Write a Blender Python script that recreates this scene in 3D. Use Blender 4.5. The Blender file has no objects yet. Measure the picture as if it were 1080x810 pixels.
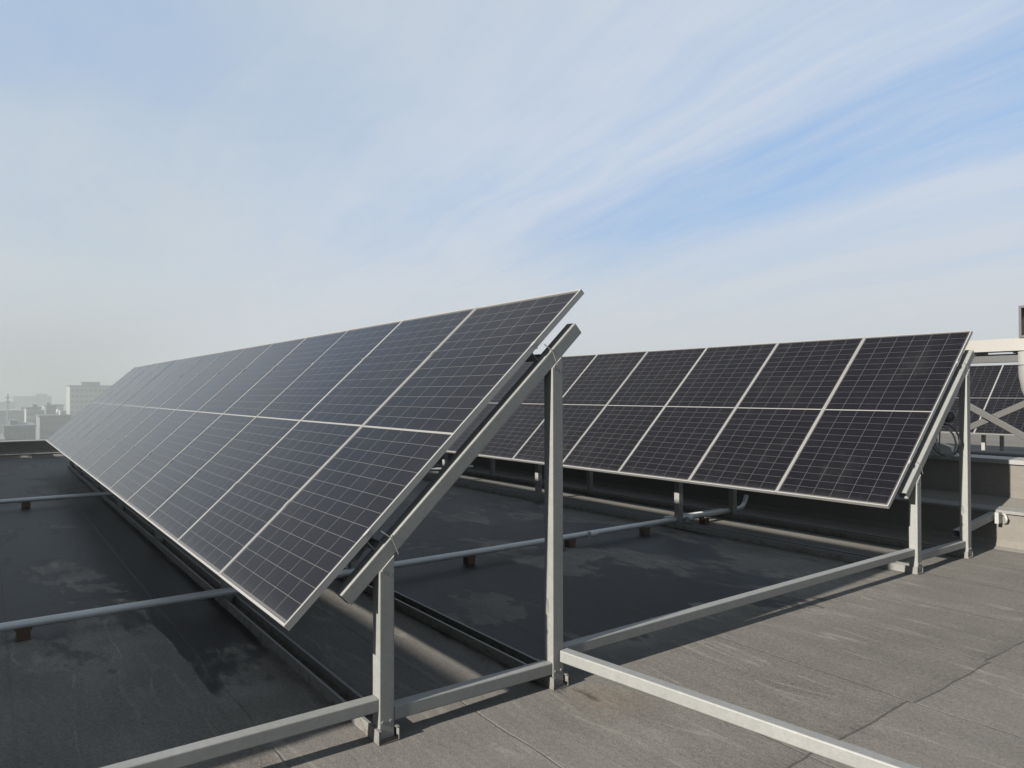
import bpy, bmesh, math, random
from mathutils import Vector, Matrix
R = math.radians
random.seed(7)
SC = bpy.context.scene
COL = SC.collection

# ------------------------------------------------------------------ camera
cam_d = bpy.data.cameras.new("camera")
cam = bpy.data.objects.new("camera", cam_d)
COL.objects.link(cam)
YAW, PITCH, ROLL = R(36.2154), R(0.6673), R(-0.0708)
fw = Vector((math.cos(YAW) * math.cos(PITCH), -math.sin(YAW) * math.cos(PITCH), math.sin(PITCH)))
rt = Vector((-math.sin(YAW), -math.cos(YAW), 0))
up = rt.cross(fw)
r2 = rt * math.cos(ROLL) + up * math.sin(ROLL)
u2 = -rt * math.sin(ROLL) + up * math.cos(ROLL)
m = Matrix((r2, u2, -fw)).transposed().to_4x4()
m.translation = Vector((-3.239, 1.094, 1.705))
cam.matrix_world = m
cam_d.sensor_width = 36
cam_d.lens = 758.9 / 1080 * 36
cam_d.clip_start = 0.05
cam_d.clip_end = 6000
SC.camera = cam

# ------------------------------------------------------------------ light
EXPOSURE = 1.65
SUN_EL, SUN_AZ = R(25.7), R(-2.9)          # measured from +Y, towards +X
SC.view_settings.view_transform = 'Standard'
SC.view_settings.look = 'None'
SC.view_settings.gamma = 1
SC.view_settings.exposure = EXPOSURE
SC.view_settings.use_curve_mapping = False
SC.cycles.use_denoising = True
SC.cycles.max_bounces = 6
SC.cycles.volume_bounces = 1
SC.cycles.sample_clamp_indirect = 6

sd = Vector((math.sin(SUN_AZ) * math.cos(SUN_EL), math.cos(SUN_AZ) * math.cos(SUN_EL), math.sin(SUN_EL)))
sun_d = bpy.data.lights.new("sun", 'SUN')
sun_d.energy = 5.0
sun_d.angle = R(0.9)
sun_d.color = (1.0, 0.92, 0.81)
sun = bpy.data.objects.new("sun", sun_d)
sun.rotation_euler = sd.to_track_quat('Z', 'Y').to_euler()
sun.location = (0, 20, 30)
COL.objects.link(sun)

world = bpy.data.worlds.new("World")
SC.world = world
world.use_nodes = True


class NT:
    """small node-tree writer"""
    def __init__(self, nt):
        self.nt = nt
        nt.nodes.clear()

    def n(self, t, **kw):
        x = self.nt.nodes.new(t)
        for k, v in kw.items():
            setattr(x, k, v)
        return x

    def put(self, sock, v):
        if hasattr(v, 'is_output'):
            self.nt.links.new(v, sock)
        elif isinstance(v, (tuple, list)):
            if len(v) == 3 and sock.type == 'RGBA':
                v = (*v, 1)
            sock.default_value = v
        else:
            sock.default_value = v

    def math(self, op, a, b=0.0, c=None, clamp=False):
        x = self.n('ShaderNodeMath', operation=op, use_clamp=clamp)
        self.put(x.inputs[0], a)
        self.put(x.inputs[1], b)
        if c is not None:
            self.put(x.inputs[2], c)
        return x.outputs[0]

    def vec(self, x=0.0, y=0.0, z=0.0):
        k = self.n('ShaderNodeCombineXYZ')
        self.put(k.inputs[0], x); self.put(k.inputs[1], y); self.put(k.inputs[2], z)
        return k.outputs[0]

    def sep(self, v):
        k = self.n('ShaderNodeSeparateXYZ')
        self.put(k.inputs[0], v)
        return k.outputs

    def noise(self, v, scale=1.0, detail=4.0, rough=0.55, dist=0.0):
        k = self.n('ShaderNodeTexNoise')
        self.put(k.inputs['Vector'], v)
        k.inputs['Scale'].default_value = scale
        k.inputs['Detail'].default_value = detail
        k.inputs['Roughness'].default_value = rough
        k.inputs['Distortion'].default_value = dist
        return k.outputs['Fac']

    def ramp(self, v, a, b, c=0.0, d=1.0, smooth=True):
        k = self.n('ShaderNodeMapRange', interpolation_type='SMOOTHSTEP' if smooth else 'LINEAR')
        self.put(k.inputs['Value'], v)
        for nm, val in (('From Min', a), ('From Max', b), ('To Min', c), ('To Max', d)):
            self.put(k.inputs[nm], val)
        return k.outputs['Result']

    def mix(self, f, a, b):
        k = self.n('ShaderNodeMix', data_type='RGBA')
        self.put(k.inputs[0], f); self.put(k.inputs[6], a); self.put(k.inputs[7], b)
        return k.outputs[2]

    def scl(self, col, f):
        k = self.n('ShaderNodeVectorMath', operation='SCALE')
        self.put(k.inputs[0], col); self.put(k.inputs['Scale'], f)
        return k.outputs[0]


# ---- sky: Nishita air with thin cirrus and a milky horizon, all by true direction
W = NT(world.node_tree)
sky = W.n('ShaderNodeTexSky', sky_type='NISHITA', sun_disc=False, sun_elevation=SUN_EL, sun_rotation=SUN_AZ,
          altitude=50, air_density=1.0, dust_density=1.6, ozone_density=1.5)
dirv = W.n('ShaderNodeTexCoord').outputs['Generated']
dx, dy, dz = W.sep(dirv)
zz = W.math('MAXIMUM', dz, 0.0)
den = W.math('ADD', zz, 0.12)
px = W.math('DIVIDE', dx, den)
py = W.math('DIVIDE', dy, den)
pl = W.vec(px, py, 0.0)
# streaky cirrus run nearly along X in the cloud plane
cs, sn = math.cos(R(-5)), math.sin(R(-5))
qx = W.math('ADD', W.math('MULTIPLY', px, cs), W.math('MULTIPLY', py, sn))
qy = W.math('ADD', W.math('MULTIPLY', px, -sn), W.math('MULTIPLY', py, cs))
warp = W.noise(pl, 0.9, 3, 0.5)
qyw = W.math('ADD', qy, W.math('MULTIPLY', W.math('SUBTRACT', warp, 0.5), 0.38))
streak = W.noise(W.vec(W.math('MULTIPLY', qx, 0.55), W.math('MULTIPLY', qyw, 3.2), 3.7), 1.0, 7, 0.58, 0.15)
fine = W.noise(W.vec(W.math('MULTIPLY', qx, 1.5), W.math('MULTIPLY', qyw, 15.0), 1.3), 1.0, 8, 0.62, 0.2)
soft = W.noise(W.vec(px, py, 5.1), 1.1, 7, 0.6)


def bump(v, c, w):
    d = W.math('DIVIDE', W.math('SUBTRACT', v, c), w)
    return W.math('POWER', 2.718, W.math('MULTIPLY', W.math('MULTIPLY', d, d), -1.0))


gap = W.math('MULTIPLY', W.math('MULTIPLY', bump(qyw, -1.98, 0.30), W.ramp(px, 3.3, 1.9)), W.ramp(px, 0.55, 1.35, 0.45, 1.0))
gap2 = W.math('MULTIPLY', W.math('MULTIPLY', bump(px, 1.75, 0.42), bump(py, -0.15, 0.42)), 1.0)
stm = W.ramp(py, -0.7, -1.7, 0.22, 1.0)
cl = W.math('ADD', W.math('MULTIPLY', W.math('MULTIPLY', W.math('SUBTRACT', streak, 0.5), 1.6), stm), 0.86)
cl = W.math('ADD', cl, W.math('MULTIPLY', W.math('MULTIPLY', W.math('SUBTRACT', fine, 0.5), 0.95), stm))
cl = W.math('ADD', cl, W.math('MULTIPLY', W.math('SUBTRACT', soft, 0.5), 0.8))
cl = W.math('SUBTRACT', cl, W.math('MULTIPLY', gap, 0.85))
cl = W.math('SUBTRACT', cl, W.math('MULTIPLY', gap2, 0.50))
cl = W.math('SUBTRACT', cl, W.math('MULTIPLY', W.math('MULTIPLY', W.ramp(px, 1.1, 0.4), W.ramp(py, -0.9, -1.6)), 0.28))
cl = W.math('MINIMUM', W.math('MAXIMUM', cl, 0.0), 1.0)
cl = W.math('MULTIPLY', cl, 0.88)
hz = W.ramp(zz, 0.0, W.ramp(py, -0.3, -1.6, 0.24, 0.30), 0.96, 0.0)
K = 1.0 / (2 ** EXPOSURE * 0.1)
lite = W.math('ADD', 0.0, W.ramp(py, -0.3, -1.6))          # the far left of the view is greyer than the right
cloud_c = W.mix(lite, tuple(v * K for v in (0.615, 0.665, 0.695)), tuple(v * K for v in (0.62, 0.69, 0.80)))
haze_c = W.mix(lite, W.mix(W.ramp(zz, 0.02, 0.15), tuple(v * K for v in (0.53, 0.555, 0.555)), tuple(v * K for v in (0.62, 0.665, 0.67))), tuple(v * K for v in (0.66, 0.685, 0.70)))
blue = W.mix(0.88, W.scl(sky.outputs[0], 1.0), tuple(v * K for v in (0.30, 0.455, 0.70)))
c1 = W.mix(cl, blue, cloud_c)
c2 = W.mix(hz, c1, haze_c)
bg = W.n('ShaderNodeBackground')
W.put(bg.inputs['Color'], c2)
bg.inputs['Strength'].default_value = 0.1
W.nt.links.new(bg.outputs[0], W.n('ShaderNodeOutputWorld').inputs['Surface'])


# ------------------------------------------------------------------ materials
def material(name):
    mt = bpy.data.materials.new(name)
    mt.use_nodes = True
    N = NT(mt.node_tree)
    out = N.n('ShaderNodeOutputMaterial')
    p = N.n('ShaderNodeBsdfPrincipled')
    N.nt.links.new(p.outputs[0], out.inputs['Surface'])
    return mt, N, p


def simple(name, col, rough=0.6, metal=0.0, var=0.12, scale=6.0, bumps=0.0, rust=False):
    mt, N, p = material(name)
    pos = N.n('ShaderNodeNewGeometry').outputs['Position']
    n1 = N.noise(pos, scale, 5, 0.6)
    n2 = N.noise(pos, scale * 14, 3, 0.6)
    f = N.math('ADD', N.math('MULTIPLY', N.math('SUBTRACT', n1, 0.5), 2 * var),
               N.math('MULTIPLY', N.math('SUBTRACT', n2, 0.5), var))
    cc = N.scl(col, N.math('ADD', 1.0, f))
    if rust:
        # zinc spangle, thin scratches and rust creeping up from the feet
        vo = N.n('ShaderNodeTexVoronoi')
        N.put(vo.inputs['Vector'], pos)
        vo.inputs['Scale'].default_value = 55.0
        cc = N.scl(cc, N.math('ADD', 0.90, N.math('MULTIPLY', N.sep(vo.outputs['Color'])[0], 0.09)))
        x_, y_, z_ = N.sep(pos)
        rn = N.noise(pos, 11.0, 5, 0.65)
        rm = N.math('MULTIPLY', N.ramp(N.math('ADD', rn, N.ramp(z_, 0.10, 0.0, 0.0, 0.20)), 0.66, 0.78), N.ramp(z_, 0.30, 0.05))
        cc = N.mix(N.math('MULTIPLY', rm, 0.6), cc, (0.060, 0.034, 0.017))
        wn_ = N.noise(N.vec(N.math('MULTIPLY', x_, 24.0), N.math('MULTIPLY', y_, 24.0), N.math('MULTIPLY', z_, 2.2)), 1.0, 4, 0.6)
        cc = N.scl(cc, N.math('ADD', 0.89, N.math('MULTIPLY', wn_, 0.18)))
    N.put(p.inputs['Base Color'], cc)
    N.put(p.inputs['Roughness'], N.math('ADD', rough, N.math('MULTIPLY', f, 0.6)))
    p.inputs['Metallic'].default_value = metal
    if bumps:
        b = N.n('ShaderNodeBump')
        b.inputs['Strength'].default_value = bumps
        b.inputs['Distance'].default_value = 0.004
        N.put(b.inputs['Height'], n2)
        N.nt.links.new(b.outputs[0], p.inputs['Normal'])
    return mt


M = {}
M['steel'] = simple('galvanised_steel', (0.1558, 0.1618, 0.1601), 0.54, 0.25, 0.12, 4.0, 0.05, True)
M['steel_dull'] = simple('weathered_steel', (0.118, 0.120, 0.117), 0.6, 0.2, 0.22, 4.0, 0.05, True)
M['alu'] = simple('anodised_aluminium', (0.2101, 0.2120, 0.2120), 0.42, 0.35, 0.05, 4.0)
M['pipe'] = simple('grey_pipe', (0.300, 0.318, 0.325), 0.42, 0.2, 0.14, 4.0)
M['rust'] = simple('rusty_block', (0.045, 0.024, 0.014), 0.9, 0.0, 0.35, 20.0, 0.2)
M['brace'] = simple('grey_painted_brace', (0.0252, 0.0259, 0.0259), 0.55, 0.0, 0.1, 3.0)
M['cream'] = simple('cream_paint', (0.140, 0.139, 0.132), 0.5, 0.0, 0.05, 2.0)
M['white'] = simple('white_sheet', (0.1763, 0.1788, 0.1763), 0.45, 0.0, 0.05, 2.0)
M['black'] = simple('black_paint', (0.025, 0.026, 0.028), 0.5, 0.0, 0.1, 5.0)
M['cable'] = simple('cable_sheath', (0.03, 0.03, 0.032), 0.55, 0.0, 0.1, 5.0)
M['grey_cable'] = simple('grey_cable_sheath', (0.1200, 0.1200, 0.1200), 0.5, 0.0, 0.1, 5.0)
M['city'] = simple('city_ground', (0.10, 0.10, 0.09), 0.9, 0.0, 0.3, 0.02)
M['back'] = simple('backsheet', (0.0480, 0.0480, 0.0496), 0.5, 0.0, 0.05, 3.0)


def make_glass():
    mt, N, p = material('solar_cells')
    # cell grid in the panel's own coordinates: x 0..1.134 along the row, y 0..2.465 up the slope
    o = N.n('ShaderNodeTexCoord').outputs['Object']
    x, y, z = N.sep(o)
    w, L = 1.139, 2.4584
    mx, my = 0.022, 0.026
    cw = (w - 2 * mx) / 6
    half = L / 2
    gapm = 0.0065
    ch = (half - my - gapm) / 13
    fx = N.math('MODULO', N.math('SUBTRACT', x, mx), cw)
    lx = N.math('MINIMUM', fx, N.math('SUBTRACT', cw, fx))
    yy = N.math('SUBTRACT', half, N.math('ABSOLUTE', N.math('SUBTRACT', y, half)))      # 0 edge .. half middle
    fy = N.math('MODULO', N.math('SUBTRACT', yy, my), ch)
    ly = N.math('MINIMUM', fy, N.math('SUBTRACT', ch, fy))
    line = N.math('MAXIMUM', N.math('LESS_THAN', lx, 0.0020), N.math('LESS_THAN', ly, 0.0015))
    mid = N.math('GREATER_THAN', yy, half - gapm)
    edge = N.math('MAXIMUM', N.math('LESS_THAN', yy, my), N.math('MAXIMUM', N.math('LESS_THAN', x, mx), N.math('GREATER_THAN', x, w - mx)))
    # busbars: ten hairlines per cell along y
    fb = N.math('MODULO', N.math('SUBTRACT', x, mx), cw / 10)
    bus = N.math('LESS_THAN', fb, 0.0005)
    # slight tone change from cell to cell and from panel to panel
    cell = N.n('ShaderNodeTexWhiteNoise', noise_dimensions='3D')
    info = N.n('ShaderNodeObjectInfo')
    N.put(cell.inputs['Vector'], N.vec(N.math('FLOOR', N.math('DIVIDE', N.math('SUBTRACT', x, mx), cw)),
                                       N.math('FLOOR', N.math('DIVIDE', N.math('SUBTRACT', y, my), ch)),
                                       N.math('MULTIPLY', info.outputs['Random'], 50)))
    t = N.math('ADD', 0.85, N.math('MULTIPLY', cell.outputs[0], 0.3))
    t = N.math('ADD', t, N.math('MULTIPLY', N.math('SUBTRACT', info.outputs['Random'], 0.5), 0.25))
    c = N.scl((0.0014, 0.0014, 0.0029), t)
    c = N.mix(N.math('MULTIPLY', bus, 0.25), c, (0.02, 0.02, 0.022))
    c = N.mix(edge, c, (0.005, 0.005, 0.006))
    c = N.mix(line, c, (0.046, 0.045, 0.046))
    c = N.mix(mid, c, (0.125, 0.125, 0.123))
    # a film of dust, uneven
    pos = N.n('ShaderNodeNewGeometry').outputs['Position']
    d1 = N.noise(pos, 1.7, 5, 0.6)
    d2 = N.noise(N.vec(N.math('MULTIPLY', x, 9.0), N.math('MULTIPLY', y, 1.2), 0.0), 1.0, 4, 0.6)
    dust = N.math('ADD', 0.001, N.math('MULTIPLY', N.math('ADD', d1, d2), 0.004))
    dust = N.math('ADD', dust, N.math('MULTIPLY', N.ramp(N.math('ADD', d1, N.math('MULTIPLY', N.math('SUBTRACT', d2, 0.5), 0.5)), 0.52, 0.70), 0.012))
    dust = N.math('ADD', dust, N.math('MULTIPLY', N.ramp(N.math('ADD', y, N.math('MULTIPLY', N.math('SUBTRACT', d2, 0.5), 0.12)), 0.10, 0.0), 0.03))
    c = N.mix(dust, c, (0.22, 0.214, 0.206))
    N.put(p.inputs['Base Color'], c)
    p.inputs['IOR'].default_value = 1.22
    p.inputs['Specular Tint'].default_value = (1.0, 0.87, 0.80, 1)
    p.inputs['Sheen Weight'].default_value = 0.035
    p.inputs['Sheen Roughness'].default_value = 0.45
    p.inputs['Sheen Tint'].default_value = (0.85, 0.78, 0.68, 1)
    N.put(p.inputs['Roughness'], N.math('ADD', 0.10, N.math('MULTIPLY', d1, 0.10)))
    return mt


M['cells'] = make_glass()


def make_membrane():
    mt, N, p = material('bitumen_membrane')
    pos = N.n('ShaderNodeNewGeometry').outputs['Position']
    x, y, z = N.sep(pos)
    big = N.noise(pos, 0.35, 5, 0.6)
    med = N.noise(pos, 1.6, 6, 0.65)
    grit = N.noise(pos, 110.0, 2, 0.7)
    grit2 = N.noise(pos, 38.0, 3, 0.7)
    # wavy dust lines drawn out along the sheets
    wob = N.noise(pos, 0.8, 3, 0.5)
    ys = N.math('ADD', y, N.math('MULTIPLY', N.math('SUBTRACT', wob, 0.5), 0.25))
    st = N.noise(N.vec(N.math('MULTIPLY', x, 0.75), N.math('MULTIPLY', ys, 5.5), 0.0), 1.0, 5, 0.62, 0.3)
    ln = N.noise(N.vec(N.math('MULTIPLY', x, 0.35), N.math('MULTIPLY', ys, 3.1), 8.0), 1.0, 2, 0.5, 0.0)
    ridge = N.ramp(N.math('ABSOLUTE', N.math('SUBTRACT', ln, 0.52)), 0.0, 0.022, 1.0, 0.0)
    brk = N.ramp(N.noise(pos, 2.4, 4, 0.6), 0.42, 0.62)
    ridge = N.math('MULTIPLY', ridge, brk)
    # sheet overlaps every metre across, plus end laps
    wv = N.math('MULTIPLY', N.math('SUBTRACT', N.noise(pos, 2.2, 4, 0.6), 0.5), 0.045)
    ysh = N.math('ADD', N.math('ADD', y, wv), 10.035)
    row = N.math('FLOOR', ysh)
    fy = N.math('FRACT', ysh)
    seam = N.ramp(N.math('MINIMUM', fy, N.math('SUBTRACT', 1.0, fy)), 0.003, 0.008, 1.0, 0.0)
    rnd = N.n('ShaderNodeTexWhiteNoise', noise_dimensions='1D')
    N.put(rnd.inputs['W'], row)
    xs = N.math('ADD', N.math('ADD', x, N.math('MULTIPLY', wv, 1.2)), N.math('ADD', N.math('MULTIPLY', rnd.outputs[0], 0.07), 101.28))
    fx = N.math('FRACT', N.math('DIVIDE', xs, 5.0))
    lap = N.ramp(N.math('MINIMUM', fx, N.math('SUBTRACT', 1.0, fx)), 0.0007, 0.0017, 1.0, 0.0)
    lap = N.math('MULTIPLY', lap, N.ramp(N.noise(pos, 1.3, 3, 0.5), 0.30, 0.42))
    seamk = N.math('MULTIPLY', seam, N.ramp(N.noise(pos, 1.1, 3, 0.5), 0.44, 0.58))
    lapband = N.ramp(fx, 0.0, 0.03, 1.0, 0.0, False)
    tone = N.math('ADD', 0.83, N.math('MULTIPLY', rnd.outputs[0], 0.04))
    tone = N.math('ADD', tone, N.math('MULTIPLY', N.math('SUBTRACT', big, 0.5), 0.7))
    tone = N.math('ADD', tone, N.math('MULTIPLY', N.math('SUBTRACT', med, 0.5), 0.45))
    tone = N.math('ADD', tone, N.math('MULTIPLY', N.math('SUBTRACT', st, 0.5), 0.35))
    tone = N.math('ADD', tone, N.math('MULTIPLY', N.math('SUBTRACT', grit, 0.5), 1.3))
    tone = N.math('ADD', tone, N.math('MULTIPLY', N.math('SUBTRACT', grit2, 0.5), 0.9))
    tone = N.math('ADD', tone, N.math('MULTIPLY', ridge, 0.34))
    tone = N.math('SUBTRACT', tone, N.math('MULTIPLY', lapband, 0.14))
    col = N.scl((0.0955, 0.0922, 0.0855), N.math('MAXIMUM', tone, 0.1))
    col = N.mix(N.math('MULTIPLY', N.ramp(big, 0.45, 0.7), 0.35), col, (0.080, 0.079, 0.080))
    # damp areas, smoother where water stood, plus shade between rows painted into the colour
    wn = N.noise(N.vec(N.math('MULTIPLY', x, 0.55), N.math('MULTIPLY', y, 0.8), 2.0), 1.0, 6, 0.6, 0.35)
    fg = N.noise(N.vec(N.math('MULTIPLY', x, 3.0), N.math('MULTIPLY', y, 9.0), 2.0), 1.0, 4, 0.6)
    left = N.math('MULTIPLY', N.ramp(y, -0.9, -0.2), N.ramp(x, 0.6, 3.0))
    row_shade = N.math('MULTIPLY', N.math('MULTIPLY', N.ramp(y, -1.0, -1.9), N.ramp(y, -7.0, -4.6)), N.ramp(x, -0.7, 0.9))  # ground between the rows, darkened to deepen the shade there
    bias = N.math('MAXIMUM', left, N.math('MULTIPLY', row_shade, 1.0))
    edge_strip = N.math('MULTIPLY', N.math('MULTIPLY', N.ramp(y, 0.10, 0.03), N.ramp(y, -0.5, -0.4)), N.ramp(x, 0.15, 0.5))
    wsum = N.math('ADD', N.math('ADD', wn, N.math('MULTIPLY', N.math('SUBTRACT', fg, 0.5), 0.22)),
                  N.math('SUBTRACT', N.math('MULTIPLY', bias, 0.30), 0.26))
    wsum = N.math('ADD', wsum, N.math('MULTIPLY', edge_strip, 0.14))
    damp_shade = N.ramp(wsum, 0.455, 0.52)
    col = N.mix(N.math('MULTIPLY', seamk, 0.4), col, (0.02, 0.02, 0.02))
    col = N.mix(N.math('MULTIPLY', lap, 0.6), col, (0.018, 0.018, 0.018))
    rim = N.math('MULTIPLY', N.ramp(wsum, 0.36, 0.45), N.ramp(wsum, 0.50, 0.455))
    col = N.scl(col, N.math('ADD', 1.0, N.math('MULTIPLY', rim, N.math('MULTIPLY', N.ramp(med, 0.35, 0.65), 0.2))))
    damp_shade_col = N.scl(col, 0.10)
    damp_shade_col = N.mix(0.35, damp_shade_col, (0.006, 0.007, 0.010))
    col = N.mix(damp_shade, col, damp_shade_col)
    # rust washed from the foot of the near tall post
    dxr = N.math('ADD', x, 0.28)
    dyr = N.math('ADD', y, 1.72)
    rr = N.math('SQRT', N.math('ADD', N.math('MULTIPLY', dxr, dxr), N.math('MULTIPLY', N.math('MULTIPLY', dyr, dyr), 1.6)))
    rr = N.math('ADD', rr, N.math('MULTIPLY', N.math('SUBTRACT', med, 0.5), 0.35))
    col = N.mix(N.math('MULTIPLY', N.ramp(rr, 0.30, 0.05), 0.18), col, (0.125, 0.085, 0.048))
    N.put(p.inputs['Base Color'], col)
    rough = N.mix(damp_shade, (0.88, 0.88, 0.88), (0.5, 0.5, 0.5))
    N.put(p.inputs['Roughness'], rough)
    p.inputs['Specular IOR Level'].default_value = 0.12
    h = N.math('ADD', N.math('MULTIPLY', grit, 0.5), N.math('MULTIPLY', N.math('ADD', st, med), 1.6))
    h = N.math('SUBTRACT', h, N.math('MULTIPLY', N.math('MAXIMUM', seam, lap), 0.8))
    b = N.n('ShaderNodeBump')
    b.inputs['Strength'].default_value = 0.55
    b.inputs['Distance'].default_value = 0.006
    N.put(b.inputs['Height'], h)
    N.nt.links.new(b.outputs[0], p.inputs['Normal'])
    return mt


M['membrane'] = make_membrane()


def make_wallskin():
    mt, N, p = material('granular_wall_membrane')
    pos = N.n('ShaderNodeNewGeometry').outputs['Position']
    g1 = N.noise(pos, 120, 2, 0.7)
    g2 = N.noise(pos, 24, 4, 0.7)
    g3 = N.noise(pos, 1.5, 5, 0.6)
    t = N.math('ADD', 0.55, N.math('ADD', N.math('MULTIPLY', g1, 0.35), N.math('ADD', N.math('MULTIPLY', g2, 0.3), N.math('MULTIPLY', g3, 0.3))))
    N.put(p.inputs['Base Color'], N.scl((0.083, 0.079, 0.072), t))
    p.inputs['Roughness'].default_value = 0.9
    b = N.n('ShaderNodeBump')
    b.inputs['Strength'].default_value = 0.6
    b.inputs['Distance'].default_value = 0.006
    N.put(b.inputs['Height'], N.math('ADD', g1, g2))
    N.nt.links.new(b.outputs[0], p.inputs['Normal'])
    return mt


M['wall'] = make_wallskin()


# ------------------------------------------------------------------ mesh helpers
class MB:
    def __init__(self):
        self.v, self.f, self.s = [], [], []

    def add(self, vs, fs, smooth=False):
        o = len(self.v)
        self.v += [tuple(a) for a in vs]
        self.f += [tuple(i + o for i in q) for q in fs]
        self.s += [smooth] * len(fs)
        return self

    def box(self, x0, x1, y0, y1, z0, z1):
        return self.add([(x0, y0, z0), (x1, y0, z0), (x1, y1, z0), (x0, y1, z0), (x0, y0, z1), (x1, y0, z1), (x1, y1, z1), (x0, y1, z1)],
                        [(3, 2, 1, 0), (4, 5, 6, 7), (0, 1, 5, 4), (1, 2, 6, 5), (2, 3, 7, 6), (3, 0, 4, 7)])

    def extrude(self, prof, a, b, ux, uy):
        """closed profile (list of 2-D points) swept from a to b; ux, uy span the profile"""
        a, b, ux, uy = Vector(a), Vector(b), Vector(ux), Vector(uy)
        n = len(prof)
        vs = [a + ux * p + uy * q for p, q in prof] + [b + ux * p + uy * q for p, q in prof]
        fs = [(i, (i + 1) % n, n + (i + 1) % n, n + i) for i in range(n)]
        fs += [tuple(range(n - 1, -1, -1)), tuple(range(n, 2 * n))]
        return self.add(vs, fs)

    def ring(self, outer, inner, a, b, ux, uy):
        """hollow section"""
        a, b, ux, uy = Vector(a), Vector(b), Vector(ux), Vector(uy)
        n = len(outer)
        vs = []
        for e in (a, b):
            for pr in (outer, inner):
                vs += [e + ux * p + uy * q for p, q in pr]
        fs = []
        for i in range(n):
            j = (i + 1) % n
            fs += [(i, j, 2 * n + j, 2 * n + i), (n + j, n + i, 3 * n + i, 3 * n + j),
                   (j, i, n + i, n + j), (2 * n + i, 2 * n + j, 3 * n + j, 3 * n + i)]
        return self.add(vs, fs)

    def tube(self, pts, r, n=10, cap=True):
        pts = [Vector(p) for p in pts]
        vs, fs = [], []
        prev = None
        for i, p in enumerate(pts):
            d = (pts[min(i + 1, len(pts) - 1)] - pts[max(i - 1, 0)]).normalized()
            if prev is None:
                s = d.cross(Vector((0, 0, 1)))
                if s.length < 1e-3:
                    s = d.cross(Vector((1, 0, 0)))
            else:
                s = prev - d * prev.dot(d)
            s.normalize()
            prev = s
            t = d.cross(s)
            for k in range(n):
                a = 2 * math.pi * k / n
                vs.append(p + s * math.cos(a) * r + t * math.sin(a) * r)
        for i in range(len(pts) - 1):
            for k in range(n):
                fs.append((i * n + k, i * n + (k + 1) % n, (i + 1) * n + (k + 1) % n, (i + 1) * n + k))
        self.add(vs, fs, True)
        if cap:
            self.add(vs[:n], [tuple(range(n - 1, -1, -1))])
            self.add(vs[-n:], [tuple(range(n))])
        return self

    def lathe(self, c, prof, n=32):
        """profile of (radius, z) turned about the vertical through c"""
        c = Vector(c)
        vs, fs = [], []
        for r, z in prof:
            for k in range(n):
                a = 2 * math.pi * k / n
                vs.append(c + Vector((r * math.cos(a), r * math.sin(a), z)))
        for i in range(len(prof) - 1):
            for k in range(n):
                fs.append((i * n + k, i * n + (k + 1) % n, (i + 1) * n + (k + 1) % n, (i + 1) * n + k))
        return self.add(vs, fs, True)

    def build(self, name, mat, parent=None, loc=None, normals=True):
        me = bpy.data.meshes.new(name)
        me.from_pydata(self.v, [], self.f)
        me.polygons.foreach_set('use_smooth', self.s)
        if normals:
            bm = bmesh.new(); bm.from_mesh(me)
            bmesh.ops.recalc_face_normals(bm, faces=bm.faces)
            bm.to_mesh(me); bm.free()
        me.materials.append(M[mat] if isinstance(mat, str) else mat)
        o = bpy.data.objects.new(name, me)
        COL.objects.link(o)
        if parent is not None:
            o.parent = parent
        if loc is not None:
            o.location = loc
        return o


def rrect(w, h, r, n=3):
    """rounded rectangle outline, centred"""
    pts = []
    for cx, cy, a0 in ((w / 2 - r, h / 2 - r, 0), (-w / 2 + r, h / 2 - r, 90), (-w / 2 + r, -h / 2 + r, 180), (w / 2 - r, -h / 2 + r, 270)):
        for k in range(n + 1):
            a = R(a0 + 90 * k / n)
            pts.append((cx + r * math.cos(a), cy + r * math.sin(a)))
    return pts


def cprof(w, h, t=0.004, lip=0.018):
    """lipped channel: web along q=-h/2, open at q=+h/2"""
    a, b = w / 2, h / 2
    return [(-a, -b), (a, -b), (a, b), (a - lip, b), (a - lip, b - t), (a - t, b - t), (a - t, -b + t), (-a + t, -b + t),
            (-a + t, b - t), (-a + lip, b - t), (-a + lip, b), (-a, b)]


def hollow(mb, w, h, a, b, ux, uy, t=0.004, r=0.007):
    return mb.ring(rrect(w, h, r), rrect(w - 2 * t, h - 2 * t, r * 0.5), a, b, ux, uy)


def tag(o, label=None, cat=None, group=None, kind=None):
    if label: o['label'] = label
    if cat: o['category'] = cat
    if group: o['group'] = group
    if kind: o['kind'] = kind
    return o


def thing(name, label, cat, loc=(0, 0, 0), group=None):
    o = bpy.data.objects.new(name, None)
    o.empty_display_size = 0.2
    COL.objects.link(o)
    o.location = loc
    return tag(o, label, cat, group)


def dup(root, loc=None, label=None, group=None):
    r = root.copy(); COL.objects.link(r)
    if loc is not None: r.location = loc
    if label: r['label'] = label
    if group: r['group'] = group
    for ch in list(root.children):
        c = ch.copy(); COL.objects.link(c); c.parent = r
        for g in list(ch.children):
            d = g.copy(); COL.objects.link(d); d.parent = c
    return r


ORD = ['first', 'second', 'third', 'fourth', 'fifth', 'sixth', 'seventh', 'eighth', 'ninth', 'tenth', 'eleventh', 'twelfth',
       'thirteenth', 'fourteenth', 'fifteenth', 'sixteenth', 'seventeenth', 'eighteenth']

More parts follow.
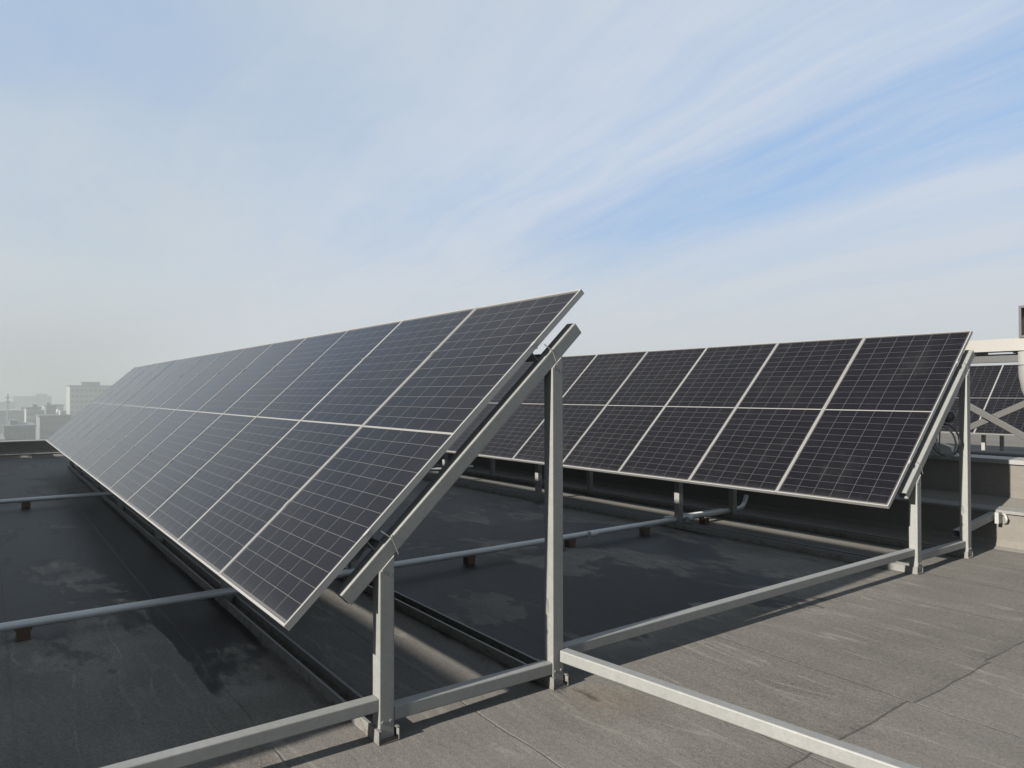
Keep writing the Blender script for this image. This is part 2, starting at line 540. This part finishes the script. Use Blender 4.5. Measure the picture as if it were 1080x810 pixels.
# ------------------------------------------------------------------ setting
ROOF_X0, ROOF_X1, ROOF_Y0, ROOF_Y1 = -14.0, 21.0, -32.0, 14.0
STREET = -28.0
city = MB()
S = 1450
city.add([(-S, -S, STREET), (S, -S, STREET), (S, S, STREET), (-S, S, STREET)], [(0, 1, 2, 3)])
tag(city.build('ground', 'city'), 'flat hazy city ground far below the roof', 'ground', kind='structure')
rf = MB().box(ROOF_X0, ROOF_X1, ROOF_Y0, ROOF_Y1, STREET + 0.01, 0.0)
tag(rf.build('roof', 'membrane'), 'flat bitumen sheet roof with damp patches and painted shade between rows', 'roof', kind='structure')

# parapet across the far end of the roof
pp = thing('parapet_wall', 'low dark parapet with pale cap along the far left roof edge', 'wall', (20.6, 0, 0.04))
MB().box(0.0, 0.4, ROOF_Y0, ROOF_Y1, 0.0, 0.32).build('wall', 'wall', pp)
MB().box(-0.03, 0.43, ROOF_Y0, ROOF_Y1, 0.322, 0.352).build('cap', 'steel', pp)

# stepped wall behind the second row
WY = -7.85
sw = thing('stepped_wall', 'low two-step wall of gritty membrane behind the second panel row', 'wall', (0, WY, 0))
MB().extrude([(0.10, 0), (0.03, 0.025), (0.0, 0.09), (0.0, 0.40), (-0.45, 0.505), (-0.45, 0)], (ROOF_X0, 0, 0), (20.58, 0, 0), (0, 1, 0), (0, 0, 1)).build('lower_step', 'wall', sw)
MB().extrude([(0.03, 0.385), (0.03, 0.408), (0.024, 0.416), (-0.10, 0.443), (-0.10, 0.432), (0.012, 0.405), (0.022, 0.385)],
             (ROOF_X0, 0, 0), (20.57, 0, 0), (0, 1, 0), (0, 0, 1)).build('edge_flashing', 'steel_dull', sw)
MB().extrude([(-0.451, 0), (-0.451, 0.905), (-0.70, 0.905), (-0.70, 0)], (ROOF_X0, 0, 0), (20.56, 0, 0), (0, 1, 0), (0, 0, 1)).build('upper_step', 'wall', sw)
MB().extrude([(-0.42, 0.885), (-0.42, 0.935), (-0.74, 0.945), (-0.74, 0.908), (-0.435, 0.908), (-0.435, 0.885)],
             (ROOF_X0, 0, 0), (20.55, 0, 0), (0, 1, 0), (0, 0, 1)).build('cap', 'steel', sw)

# ------------------------------------------------------------------ solar rows
PW, PL, PITCHX = 1.1390, 2.4584, 1.1404
TILT = R(43.04)
EV = Vector((0, -math.cos(TILT), math.sin(TILT)))      # up the slope
NV = Vector((0, math.sin(TILT), math.cos(TILT)))       # out of the glass


PURLIN_V = (0.55, 1.95)


def make_panel():
    t = thing('solar_panel', 'x', 'solar panel')
    t.rotation_euler = (0, 0, 0)
    lip, dep = 0.0115, 0.035
    fr = MB()
    fr.box(0, PW, 0, lip, -dep, 0)
    fr.box(0, PW, PL - lip, PL, -dep, 0)
    fr.box(0, lip, lip + .0002, PL - lip - .0002, -dep, 0)
    fr.box(PW - lip, PW, lip + .0002, PL - lip - .0002, -dep, 0)
    fr.build('frame', 'alu', t)
    g = MB().box(lip - .003, PW - lip + .003, lip - .003, PL - lip + .003, -0.007, -0.0025)
    g.build('glass', 'cells', t)
    b = MB().box(lip - .002, PW - lip + .002, lip - .002, PL - lip + .002, -0.010, -0.0075)
    b.build('backsheet', 'back', t)
    j = MB()
    j.box(PW / 2 - .05, PW / 2 + .05, PL / 2 - .03, PL / 2 + .03, -0.032, -0.0102)
    j.build('junction_box', 'black', t)
    for v in PURLIN_V:
        MB().box(PW - 0.0095, PW + 0.0105, v - 0.02, v + 0.02, 0.0006, 0.0028).build('clamp', 'alu', t)
    # local frame: x along the row, y up the slope, z out of the glass.  Tilt about x with mirrored y
    return t


PANEL_ROT = Matrix((Vector((1, 0, 0)), EV, NV)).transposed()     # columns: x, slope, normal -> x cross slope = ?
# (1,0,0) x EV = (0,-sin,-cos) = -NV, so the row is laid out from the far corner to keep the frame right handed
PANEL_ROT = Matrix((Vector((-1, 0, 0)), EV, NV)).transposed()
panel0 = make_panel()
first_used = [False]


def place_panel(x, y, z, label, group, jit=0.0):
    o = panel0 if not first_used[0] else dup(panel0)
    first_used[0] = True
    o.location = (x + PW, y, z)
    rot = PANEL_ROT.to_euler()
    o.rotation_euler = (rot.x + random.uniform(-1, 1) * jit, rot.y + random.uniform(-1, 1) * jit, rot.z)
    o['label'] = label
    o['group'] = group
    return o


# --- one mounting frame: short post, tall post, sloping rafter (all flush), feet
PURLIN_V = (0.55, 1.95)
SHORT_Y, LONG_Y = -0.502, -1.592


def make_frame(hb):
    t = thing('support_frame', 'x', 'support frame')
    base = Vector((0, 0, hb))
    top_d, h = 0.111, 0.078

    def rafter_under_z(y):
        # height of the rafter underside at horizontal position y
        # point on slope: base + EV*v - NV*d, with y = -v cos - d sin
        d = top_d + h
        v = (-y - d * math.sin(TILT)) / math.cos(TILT)
        return hb + v * math.sin(TILT) - d * math.cos(TILT)
    # rafter: hollow section; profile axes X and NV
    rmb = MB()
    c = base - NV * (top_d + h / 2) + Vector((0.050, 0, 0))
    hollow(rmb, 0.08, h, c + EV * 0.262, c + EV * 2.27, Vector((1, 0, 0)), NV)
    rmb.build('rafter', 'steel', t)
    for y, nm in ((SHORT_Y, 'short_post'), (LONG_Y, 'long_post')):
        zt = rafter_under_z(y)
        p = MB()
        prof = rrect(0.08, 0.08, 0.006)
        # square tube, its top cut to the rafter's slope
        n = len(prof)
        a = [Vector((0.04 + px_, y + q, 0.012)) for px_, q in prof]
        b = [Vector((0.04 + px_, y + q, rafter_under_z(y + q) + 0.004)) for px_, q in prof]
        p.add(a + b, [(i, (i + 1) % n, n + (i + 1) % n, n + i) for i in range(n)] + [tuple(range(n)), tuple(range(n, 2 * n))])
        post = p.build(nm, 'steel', t)
        foot = MB().box(-0.012, 0.10, y - 0.052, y + 0.052, 0.004, 0.012)
        foot.build('foot_plate', 'steel_dull', post)
    # clips that hold the purlins down on the rafter
    for v in PURLIN_V:
        k = MB()
        q = base + EV * (v + 0.055) - NV * 0.109
        k.tube([q + NV * 0.06 + Vector((0.01, 0, 0)), q + Vector((-0.006, 0, 0)) + EV * .01, q - NV * 0.085 + Vector((-0.008, 0, 0)) - EV * 0.02], 0.003, 6)
        k.build('clip', 'steel_dull', t)
    return t


def add_bolts(t, hb):
    d = 0.189
    for y in (SHORT_Y, LONG_Y):
        zt = hb + (-y - d * math.sin(TILT)) / math.cos(TILT) * math.sin(TILT) - d * math.cos(TILT)
        for dy, dz in ((-0.022, -0.05), (0.022, -0.03), (-0.022, -(zt - 0.095)), (0.022, -(zt - 0.095))):
            k = MB()
            k.add([(-0.005 if q < 6 else 0.0025, y + dy + 0.009 * math.cos(math.pi * q / 3), zt + dz + 0.009 * math.sin(math.pi * q / 3)) for q in range(12)],
                  [tuple(range(6))] + [(q, (q + 1) % 6, 6 + (q + 1) % 6, 6 + q) for q in range(6)])
            k.build('bolt', 'steel_dull', t)


FRAME_X = [0.0, 2.83, 5.66, 8.49, 11.32, 14.15, 15.85]


def row(x0, y0, hb, n, skew, words, group, frames, seen_panels=True, jit=0.0012, chan_ext=0.0):
    """a row of n panels; near bottom corner at (x0, y0, hb)"""
    for i in range(n):
        lab = '%s solar panel from the near end of %s' % (ORD[i], words)
        place_panel(x0 + i * PITCHX, y0 + i * PITCHX * skew, hb, lab, group, jit)
    f0 = make_frame(hb)
    for k, fx in enumerate(frames):
        f = f0 if k == 0 else dup(f0)
        f.location = (x0 - 0.022 + fx, y0 + fx * skew, 0)
        f['label'] = ('nearest steel support frame at the end of %s' % words) if k == 0 else \
            ('%s steel support frame from the near end of %s' % (ORD[k], words))
        f['group'] = 'support frames under ' + words
    add_bolts(f0, hb)
    for v, nm in zip(PURLIN_V, ('lower', 'upper')):
        o = Vector((0, 0, 0)) + EV * v - NV * 0.0730
        pb = MB()
        prof = [(q, p) for p, q in cprof(0.072, 0.05, 0.004, 0.014)]
        pb.extrude(prof, o + Vector((0.02, 0, 0)), o + Vector((n * PITCHX + 0.05, 0, 0)), EV, NV)
        b = pb.build('purlin', 'steel', None, (x0, y0, hb))
        b.rotation_euler.z = math.atan(skew)
        tag(b, '%s long steel purlin carrying the panels of %s' % (nm, words), 'purlin', 'purlins under ' + words)
    for yy, nm in ((SHORT_Y, 'short'), (LONG_Y, 'tall')):
        ch = MB()
        ch.extrude(cprof(0.112, 0.066, 0.0045, 0.016), (-0.048, 0, 0.035), (n * PITCHX + 0.2 + chan_ext, 0, 0.036), (0, 1, 0), (0, 0, 1))
        b = ch.build('base_channel', 'steel_dull', None, (x0, y0 + yy, 0))
        b.rotation_euler.z = math.atan(skew)
        tag(b, 'steel base channel under the %s posts of %s' % (nm, words), 'base channel', 'base channels under ' + words)


row(0.0, 0.0, 0.649, 14, 0.0, 'the front row', 'panels of the front row', FRAME_X)
row(-0.028 + 0.03, -5.4765, 0.675, 14, 0.0047, 'the second row', 'panels of the second row', [-0.022] + FRAME_X[1:])
row(0.05, 5.40, 0.649, 17, 0.0, 'the left hand row', 'panels of the left hand row', FRAME_X + [18.6])
row(4.1 - 5 * PITCHX, -17.9, 0.715, 12, 0.0, 'the third row beyond the wall', 'panels of the third row', [0.07] + FRAME_X[1:6])


def tie(name, label, cat, a, b, up_, w=0.07, h=0.07, mat='steel', group=None):
    a, b = Vector(a), Vector(b)
    d = (b - a).normalized()
    side = d.cross(Vector(up_)).normalized()
    u = side.cross(d)
    o = hollow(MB(), w, h, Vector((0, 0, 0)), b - a, side, u)
    ob = o.build(name, mat, None, a)
    return tag(ob, label, cat, group)


UPZ = (0, 0, 1)
G = 'cross rails between the posts at the near end'
tie('cross_rail', 'steel cross rail running left from the near short post out of frame', 'cross rail', (0.020, SHORT_Y + 0.043, 0.180), (0.09, 5.40 + LONG_Y - 0.045, 0.165), UPZ, 0.066, 0.066, group=G)
tie('cross_rail', 'short steel cross rail between the short and tall post of the near frame', 'cross rail', (0.018, SHORT_Y - 0.043, 0.122), (0.018, LONG_Y + 0.043, 0.112), UPZ, 0.07, 0.07, group=G)
tie('cross_rail', 'long steel cross rail from the front row to the second row short post', 'cross rail', (0.020, LONG_Y - 0.043, 0.185), (0.015, -5.4765 + SHORT_Y + 0.043, 0.200), UPZ, 0.066, 0.066, group=G)
tie('cross_rail', 'steel cross rail between the short and tall post of the second row end frame', 'cross rail', (0.015, -5.4765 + SHORT_Y - 0.043, 0.14), (0.015, -5.4765 + LONG_Y + 0.043, 0.14), UPZ, 0.07, 0.07, group=G)
tie('cross_rail', 'bright steel rail running from the near tall post towards the lower right corner', 'cross rail', (-0.026, -1.63, 0.178), (-5.4, -2.37, 0.180), UPZ, 0.066, 0.068, group=G)

# strut from the second row's tall post to the wall, held by a white bracket
st = thing('wall_strut', 'sloping open ended steel strut from the second row tall post to the wall', 'strut', (0.10, -7.10, 0))
hollow(MB(), 0.07, 0.07, (0, 0, 0.225), (-0.085, -0.745, 0.36), (1, 0, 0), (0, 0.18, 1)).build('tube', 'steel', st)
br = MB().box(-0.162, -0.125, -0.748, -0.64, 0.28, 0.40)
br.tube([(-0.18, -0.74, 0.28), (-0.21, -0.71, 0.30), (-0.22, -0.69, 0.335), (-0.20, -0.71, 0.37), (-0.17, -0.74, 0.38)], 0.014, 8)
br.build('bracket', 'white', st)

# conduit pipes on little feet, running across under the rows
pA = thing('conduit_pipe', 'thick pale conduit pipe on small blocks, passing under both rows to an upturned end', 'pipe', (2.79, 0, 0))
pts = [(-0.02, 7.0, 0.106), (0.0, 1.0, 0.106), (0.02, -3.0, 0.105), (0.10, -7.15, 0.105)]
bend = [(0.115, -7.32, 0.118), (0.125, -7.38, 0.15), (0.13, -7.42, 0.19), (0.135, -7.46, 0.27)]
MB().tube(pts + bend, 0.031, 14).build('pipe', 'pipe', pA)
MB().tube([(0.12, -7.0, 0.1), (0.20, -7.0, 0.1), (0.24, -5.9, 0.1)], 0.022, 10).build('side_pipe', 'pipe', pA)
for yb in (0.87, 3.4, -0.95, -2.80, -4.12, -5.30, -6.4):
    k = MB().box(-0.035, 0.060, yb - 0.04, yb + 0.04, 0.003, 0.066)
    k.box(-0.035, -0.027, yb - 0.05, yb + 0.05, 0.067, 0.09)
    k.box(0.052, 0.060, yb - 0.05, yb + 0.05, 0.067, 0.09)
    k.build('rusty_foot', 'rust', pA)
for yc in (1.55, -1.35, -4.4, -6.05):
    MB().tube([(0.005 - 0.008 * (yc < -5), yc, 0.106), (0.012, yc - 0.11, 0.106)], 0.0355, 14).build('coupling', 'pipe', pA)
pB = thing('conduit_pipe', 'thin grey conduit pipe crossing the damp roof far back on the left', 'pipe', (9.65, 0, 0))
MB().tube([(0, 7.0, 0.12), (0, 1.0, 0.12), (0, -7.3, 0.12)], 0.034, 12).build('pipe', 'pipe', pB)
for yb in (3.0, 0.6, -1.4, -3.5, -5.6):
    MB().box(-0.05, 0.05, yb - 0.06, yb + 0.05, 0.003, 0.085).build('rusty_foot', 'rust', pB)

# cables and box behind the second row's near end
cb = thing('cable_bundle', 'tangle of hanging cables behind the near end of the second row', 'cables', (0.35, -6.95, 0.045))
rng = random.Random(3)
for k in range(8):
    x, y = rng.uniform(-0.25, 0.75), rng.uniform(-0.25, 0.10)
    z0 = 1.48 + rng.uniform(-.08, .1)
    lo = rng.uniform(0.95, 1.2)
    x2, y2 = x + rng.uniform(-.22, .22), y + rng.uniform(-.3, -.05)
    P = []
    for i in range(13):
        f = i / 12
        P.append((x + (x2 - x) * f + 0.03 * math.sin(5 * f + k), y + (y2 - y) * f, z0 + (lo - z0) * math.sin(math.pi * min(f * 0.8, 1)) + 0.02 * math.sin(9 * f + k)))
    MB().tube(P, 0.008, 6).build('cable', 'grey_cable' if k % 2 else 'cable', cb)
MB().lathe((-0.2, -0.12, 1.40), [(0.0, -0.06), (0.05, -0.05), (0.065, 0), (0.05, 0.05), (0.0, 0.06)], 16).build('plug', 'black', cb)
for k in range(2):
    P = [(0.02 * k + 0.14 * math.cos(a) * (1 - .06 * k), 0.03 * math.sin(a) + 0.02 * k, 1.16 - 0.02 * k + 0.17 * math.sin(a) * (1 - .05 * k)) for a in [2 * math.pi * i / 20 for i in range(21)]]
    MB().tube([(x - 0.22, y + .02, z) for x, y, z in P], 0.009, 6).build('cable', 'grey_cable' if k % 2 else 'cable', cb)


def droop(label, x, y0, hb, va, vb, sag, dx, n=3):
    t = thing('cable_run', label, 'cables', (x, y0, hb))
    for k in range(n):
        a = EV * va - NV * 0.07 + Vector((0.03 * k, 0, 0))
        b_ = EV * vb - NV * 0.07 + Vector((dx + 0.05 * k, 0, 0))
        P = []
        for i in range(11):
            f_ = i / 10
            P.append(a.lerp(b_, f_) + Vector((0.015 * math.sin(7 * f_ + k), 0, -(sag + 0.03 * k) * 4 * f_ * (1 - f_))))
        MB().tube(P, 0.0055, 6).build('cable', 'cable', t)


droop('black cables drooping under the lower edge of the front row near end', 0.10, 0.0, 0.649, 0.42, 0.9, 0.10, 0.25)
droop('black cables hanging under the middle of the front row near end', 0.16, 0.0, 0.649, 1.1, 1.75, 0.09, 0.5)
droop('black cables drooping under the lower edge of the second row near end', 0.2, -5.4765, 0.675, 0.35, 0.8, 0.16, 0.4)
bp = thing('wall_pipe', 'grey pipe on small stands running along just beyond the stepped wall', 'pipe', (0, -9.6, 0.09))
MB().tube([(-6, 0, 0.80), (12, 0, 0.80)], 0.04, 12).build('pipe', 'steel_dull', bp)
for xk in (-3.2, -1.4, 0.45, 2.2, 4.0):
    MB().box(xk - 0.03, xk + 0.03, -0.05, 0.05, -0.088, 0.752).build('stand', 'steel_dull', bp)
jb = thing('junction_box', 'small white junction box lying on the wall cap behind the second row', 'junction box', (0.80, -8.43, 0.943))
j = MB()
j.add([(-0.16, -.06, 0), (0.14, -.06, 0), (0.14, .08, 0), (-0.16, .08, 0), (-0.13, -.05, 0.09), (0.05, -.05, 0.15), (0.05, .06, 0.15), (-0.13, .06, 0.09)],
      [(3, 2, 1, 0), (4, 5, 6, 7), (0, 1, 5, 4), (1, 2, 6, 5), (2, 3, 7, 6), (3, 0, 4, 7)])
j.build('case', 'white', jb)
MB().tube([(0.05, 0, 0.15), (0.06, 0, 0.2), (0.10, 0.0, 0.24), (0.2, 0.02, 0.22), (0.3, 0.02, 0.02)], 0.012, 8).build('cable', 'grey_cable', jb)

# ------------------------------------------------------------------ steel structure beyond the wall
YB = -12.0
sf = thing('steel_gantry', 'cream painted steel beam on braced posts beyond the wall at right', 'gantry', (0, YB, 0.045))
bx0, bx1, bt, bbm = -6.0, 2.10, 2.50, 2.305
b = MB()
b.box(bx0, bx1, -0.02, 0.05, bbm, bt)                     # lit front web
b.box(bx0, bx1, -0.36, -0.0205, bt - 0.03, bt)
b.box(bx0, bx1, -0.36, -0.0205, bbm, bbm + 0.03)
b.box(bx0, bx1, -0.36, -0.33, bbm + 0.0305, bt - 0.0305)
b.build('beam', 'cream', sf)
MB().box(bx0, bx1 - 0.05, -0.30, -0.08, bbm - 0.17, bbm - 0.04).build('shaded_soffit', 'black', sf)  # black box stands in for the beam's shaded underside
rb = MB()
for k in range(14):
    rb.box(bx0 + 0.3 + k * 0.57, bx0 + 0.42 + k * 0.57, -0.31, -0.03, bbm - 0.036, bbm - 0.004)
rb.build('bracket_strip', 'steel_dull', sf)
for xc in (2.02, 0.35, -2.2):
    hollow(MB(), 0.11, 0.11, (xc, -0.17, -0.043), (xc, -0.17, bbm - 0.003), (1, 0, 0), (0, 1, 0)).build('post', 'steel', sf)
for a, c, yo in (((2.02, 1.495), (0.35, 0.50), -0.05), ((2.02, 1.02), (0.35, 1.87), -0.13)):
    d = (Vector((c[0], 0, c[1])) - Vector((a[0], 0, a[1]))).normalized()
    hollow(MB(), 0.10, 0.06, (a[0], yo, a[1]), (c[0], yo, c[1]), Vector((-d.z, 0, d.x)), (0, 1, 0)).build('brace', 'brace', sf)

dr = thing('hanging_duct', 'white round bottomed duct drum hanging below the cream beam at the right edge', 'duct', (0.76, YB + 0.1, 0.045))
prof = [(0.0, 1.35), (0.12, 1.36), (0.22, 1.42), (0.30, 1.52), (0.36, 1.68), (0.395, 1.90), (0.40, 2.06), (0.40, 2.07), (0.407, 2.07), (0.407, 2.085), (0.40, 2.085), (0.40, 2.28), (0.0, 2.28)]
MB().lathe((0, -0.1, 0), prof, 40).build('drum', 'white', dr)
fn = thing('fan_unit', 'black framed fan unit standing on the cream beam at the right edge', 'fan', (0.75, YB - 0.1, 2.548))
f = MB()
for x0, x1, z0, z1 in ((0.36, 0.395, 0, 0.5), (-0.395, -0.36, 0, 0.5), (-0.3595, 0.3595, 0, 0.035), (-0.3595, 0.3595, 0.465, 0.5)):
    f.box(x0, x1, -0.17, 0.17, z0, z1)
f.build('frame', 'black', fn)
MB().box(-0.359, 0.359, -0.12, -0.10, 0.036, 0.464).build('back_plate', 'steel_dull', fn)
ringp = [(0.30 * math.cos(2 * math.pi * k / 32) * 1.0, 0.12, 0.25 + 0.205 * math.sin(2 * math.pi * k / 32)) for k in range(33)]
MB().tube(ringp, 0.014, 6).build('guard_ring', 'black', fn)
bl = MB()
for k in range(4):
    a = R(90 * k + 20)
    c_, s_ = math.cos(a), math.sin(a)
    bl.add([(0.03 * c_, 0.05, .25 + 0.03 * s_), (0.19 * c_ - .05 * s_, 0.05, .25 + 0.17 * s_ + .05 * c_), (0.19 * c_ + .05 * s_, 0.02, .25 + 0.17 * s_ - .05 * c_),
            (0.03 * c_, 0.04, .25 + 0.03 * s_), (0.19 * c_ - .05 * s_, 0.04, .25 + 0.17 * s_ + .05 * c_), (0.19 * c_ + .05 * s_, 0.01, .25 + 0.17 * s_ - .05 * c_)],
           [(0, 1, 2), (5, 4, 3), (0, 3, 4, 1), (1, 4, 5, 2), (2, 5, 3, 0)])
bl.build('blades', 'black', fn)

# ------------------------------------------------------------------ hazy city far left
M['c_white'] = simple('pale_render', (0.165, 0.168, 0.168), 0.9, 0, 0.06, 0.1)
M['c_grey'] = simple('grey_render', (0.070, 0.078, 0.086), 0.9, 0, 0.1, 0.1)
M['c_blue'] = simple('blue_grey_cladding', (0.048, 0.060, 0.074), 0.8, 0, 0.1, 0.1)
M['c_dark'] = simple('dark_roofing', (0.0280, 0.0320, 0.0400), 0.9, 0, 0.1, 0.1)
M['c_glass'] = simple('dark_window', (0.03, 0.035, 0.045), 0.3, 0, 0.1, 0.1)


def block(label, dist, az0, az1, depth, ztop, mat, rows=0, cols=0, hut=None, roofm='c_dark'):
    """distant building whose near face spans az0..az1 degrees (clockwise from +X) at the given distance"""
    dist, depth, ztop = dist * 1.3, depth * 1.3, 1.66 + (ztop - 1.66) * 1.3
    x = dist - 3.2
    y0, y1 = 1.1 - dist * math.tan(R(az0)), 1.1 - dist * math.tan(R(az1))
    w = y0 - y1
    t = thing('city_building', label, 'building', (x, y1, STREET))
    H = ztop - STREET
    MB().box(0, depth, 0, w, 0, H).build('wall', mat, t)
    MB().box(-0.5, depth + 0.5, -0.5, w + 0.5, H + 0.02, H + 0.7).build('roof', roofm, t)
    if hut:
        a, c, hh, mm = hut
        MB().box(depth * .25, depth * .7, w * a, w * c, H + 0.72, H + hh).build('roof_hut', mm, t)
    if rows:
        sx, wh = w / cols, 2.0
        wm = None
        for r_ in range(rows):
            for c_ in range(cols):
                if wm is None:
                    wob = MB().box(-0.06, 0.03, -sx * .30, sx * .30, 0, wh).build('window', 'c_glass', t)
                    wm = wob
                else:
                    wob = wm.copy(); COL.objects.link(wob); wob.parent = t
                wob.location = (0, sx * (c_ + .5), H - 4.2 - r_ * 4.0)
    return t


block('tall pale tower block with rows of dark windows rising from the haze', 470, 4.65, 7.1, 22, 5.4, 'c_white', 9, 9, (0.25, 0.70, 3.4, 'c_grey'))
block('flat roofed grey block in front of the pale tower', 330, 2.95, 4.7, 24, -7.6, 'c_grey', 3, 7, (0.1, 0.3, 3.0, 'c_white'))
block('low blue grey shed with long roof at the far left edge', 260, -1.5, 1.0, 40, -12.5, 'c_blue', 0, 0, None, 'c_grey')
block('dark hall with wide roof between the sheds and the tower', 290, 1.0, 2.7, 30, -9.6, 'c_dark', 2, 6, (0.55, 0.8, 2.6, 'c_blue'), 'c_blue')
block('long hazy slab with pale flat roof behind the sheds', 430, 0.4, 3.2, 20, -7.2, 'c_blue', 0, 0, (0.3, 0.45, 2.5, 'c_grey'), 'c_white')
block('hazy pale slab beside the tower base', 520, 3.2, 4.3, 20, -6.0, 'c_white', 3, 6, None)
block('faint wide block far behind the hazy slab', 700, -2.0, 1.6, 30, -6.2, 'c_grey', 0, 0, (0.4, 0.6, 5.0, 'c_grey'))
block('faint pale block on the far skyline left of the tower', 820, 1.5, 3.6, 30, -2.0, 'c_grey', 0, 0, (0.1, 0.4, 4.0, 'c_grey'))
block('narrow grey stair tower poking above the sheds at the far left', 310, 0.2, 0.75, 8, -6.4, 'c_grey')
block('pale squat block half hidden behind the dark hall', 380, 2.2, 3.0, 18, -5.2, 'c_white', 2, 5, (0.2, 0.5, 2.2, 'c_dark'))
block('low dark workshop in front of the blue grey shed', 215, -0.6, 1.7, 16, -12.6, 'c_dark', 0, 0, (0.5, 0.62, 2.4, 'c_white'), 'c_grey')
block('flat grey office block left of the white tank', 405, 3.3, 3.85, 14, -4.8, 'c_blue', 3, 4, (0.5, 0.9, 2.4, 'c_grey'))
# white water tank on a roof
wt = thing('water_tank', 'small white tank standing on a roof left of the pale tower', 'water tank', (445, 1.1 - 448 * math.tan(R(4.0)), -9.65))
MB().lathe((0, 0, 0), [(0.0, 0), (1.1, 0), (1.1, 2.2), (0.7, 2.9), (0.0, 3.1)], 16).build('tank', 'white', wt)
# slim crane whose jib leans over the roofs
mst = thing('lattice_mast', 'thin upright mast on the hazy roofs right of the slanted crane', 'mast', (540, 1.1 - 540 * math.tan(R(1.2)), STREET))
MB().tube([(0, 0, 0), (0, 0, 29)], 0.42, 6).build('pole', 'c_grey', mst)
for zc in (24, 26.5):
    MB().box(-0.3, 0.3, -1.6, 1.6, zc, zc + 0.5).build('crossarm', 'c_grey', mst)
cr = thing('tower_crane', 'thin crane with slanted jib above the hazy roofs at the far left edge', 'crane', (560, 1.1 - 560 * math.tan(R(-0.1)), STREET))
MB().box(-0.7, 0.7, -0.7, 0.7, 0, 17.5).build('mast', 'c_grey', cr)
MB().tube([(0, 0, 17.5), (0, 4.2, 30)], 0.5, 6).build('jib', 'c_grey', cr)
MB().box(-1.2, 1.2, -2.6, -0.72, 16.5, 18.4).build('counterweight', 'c_dark', cr)

# ------------------------------------------------------------------ haze over the city
hm = bpy.data.materials.new('haze')
hm.use_nodes = True
H = NT(hm.node_tree)
vo = H.n('ShaderNodeVolumePrincipled')
vo.inputs['Color'].default_value = (0.350, 0.388, 0.402, 1)
vo.inputs['Density'].default_value = 0.0016
vo.inputs['Anisotropy'].default_value = 0.2
H.nt.links.new(vo.outputs[0], H.n('ShaderNodeOutputMaterial').inputs['Volume'])
hb = MB().box(-1500, 1500, -1500, 1500, STREET - 1, 12.0)
tag(hb.build('haze', hm), 'thin grey haze lying over the city', 'haze', kind='stuff')
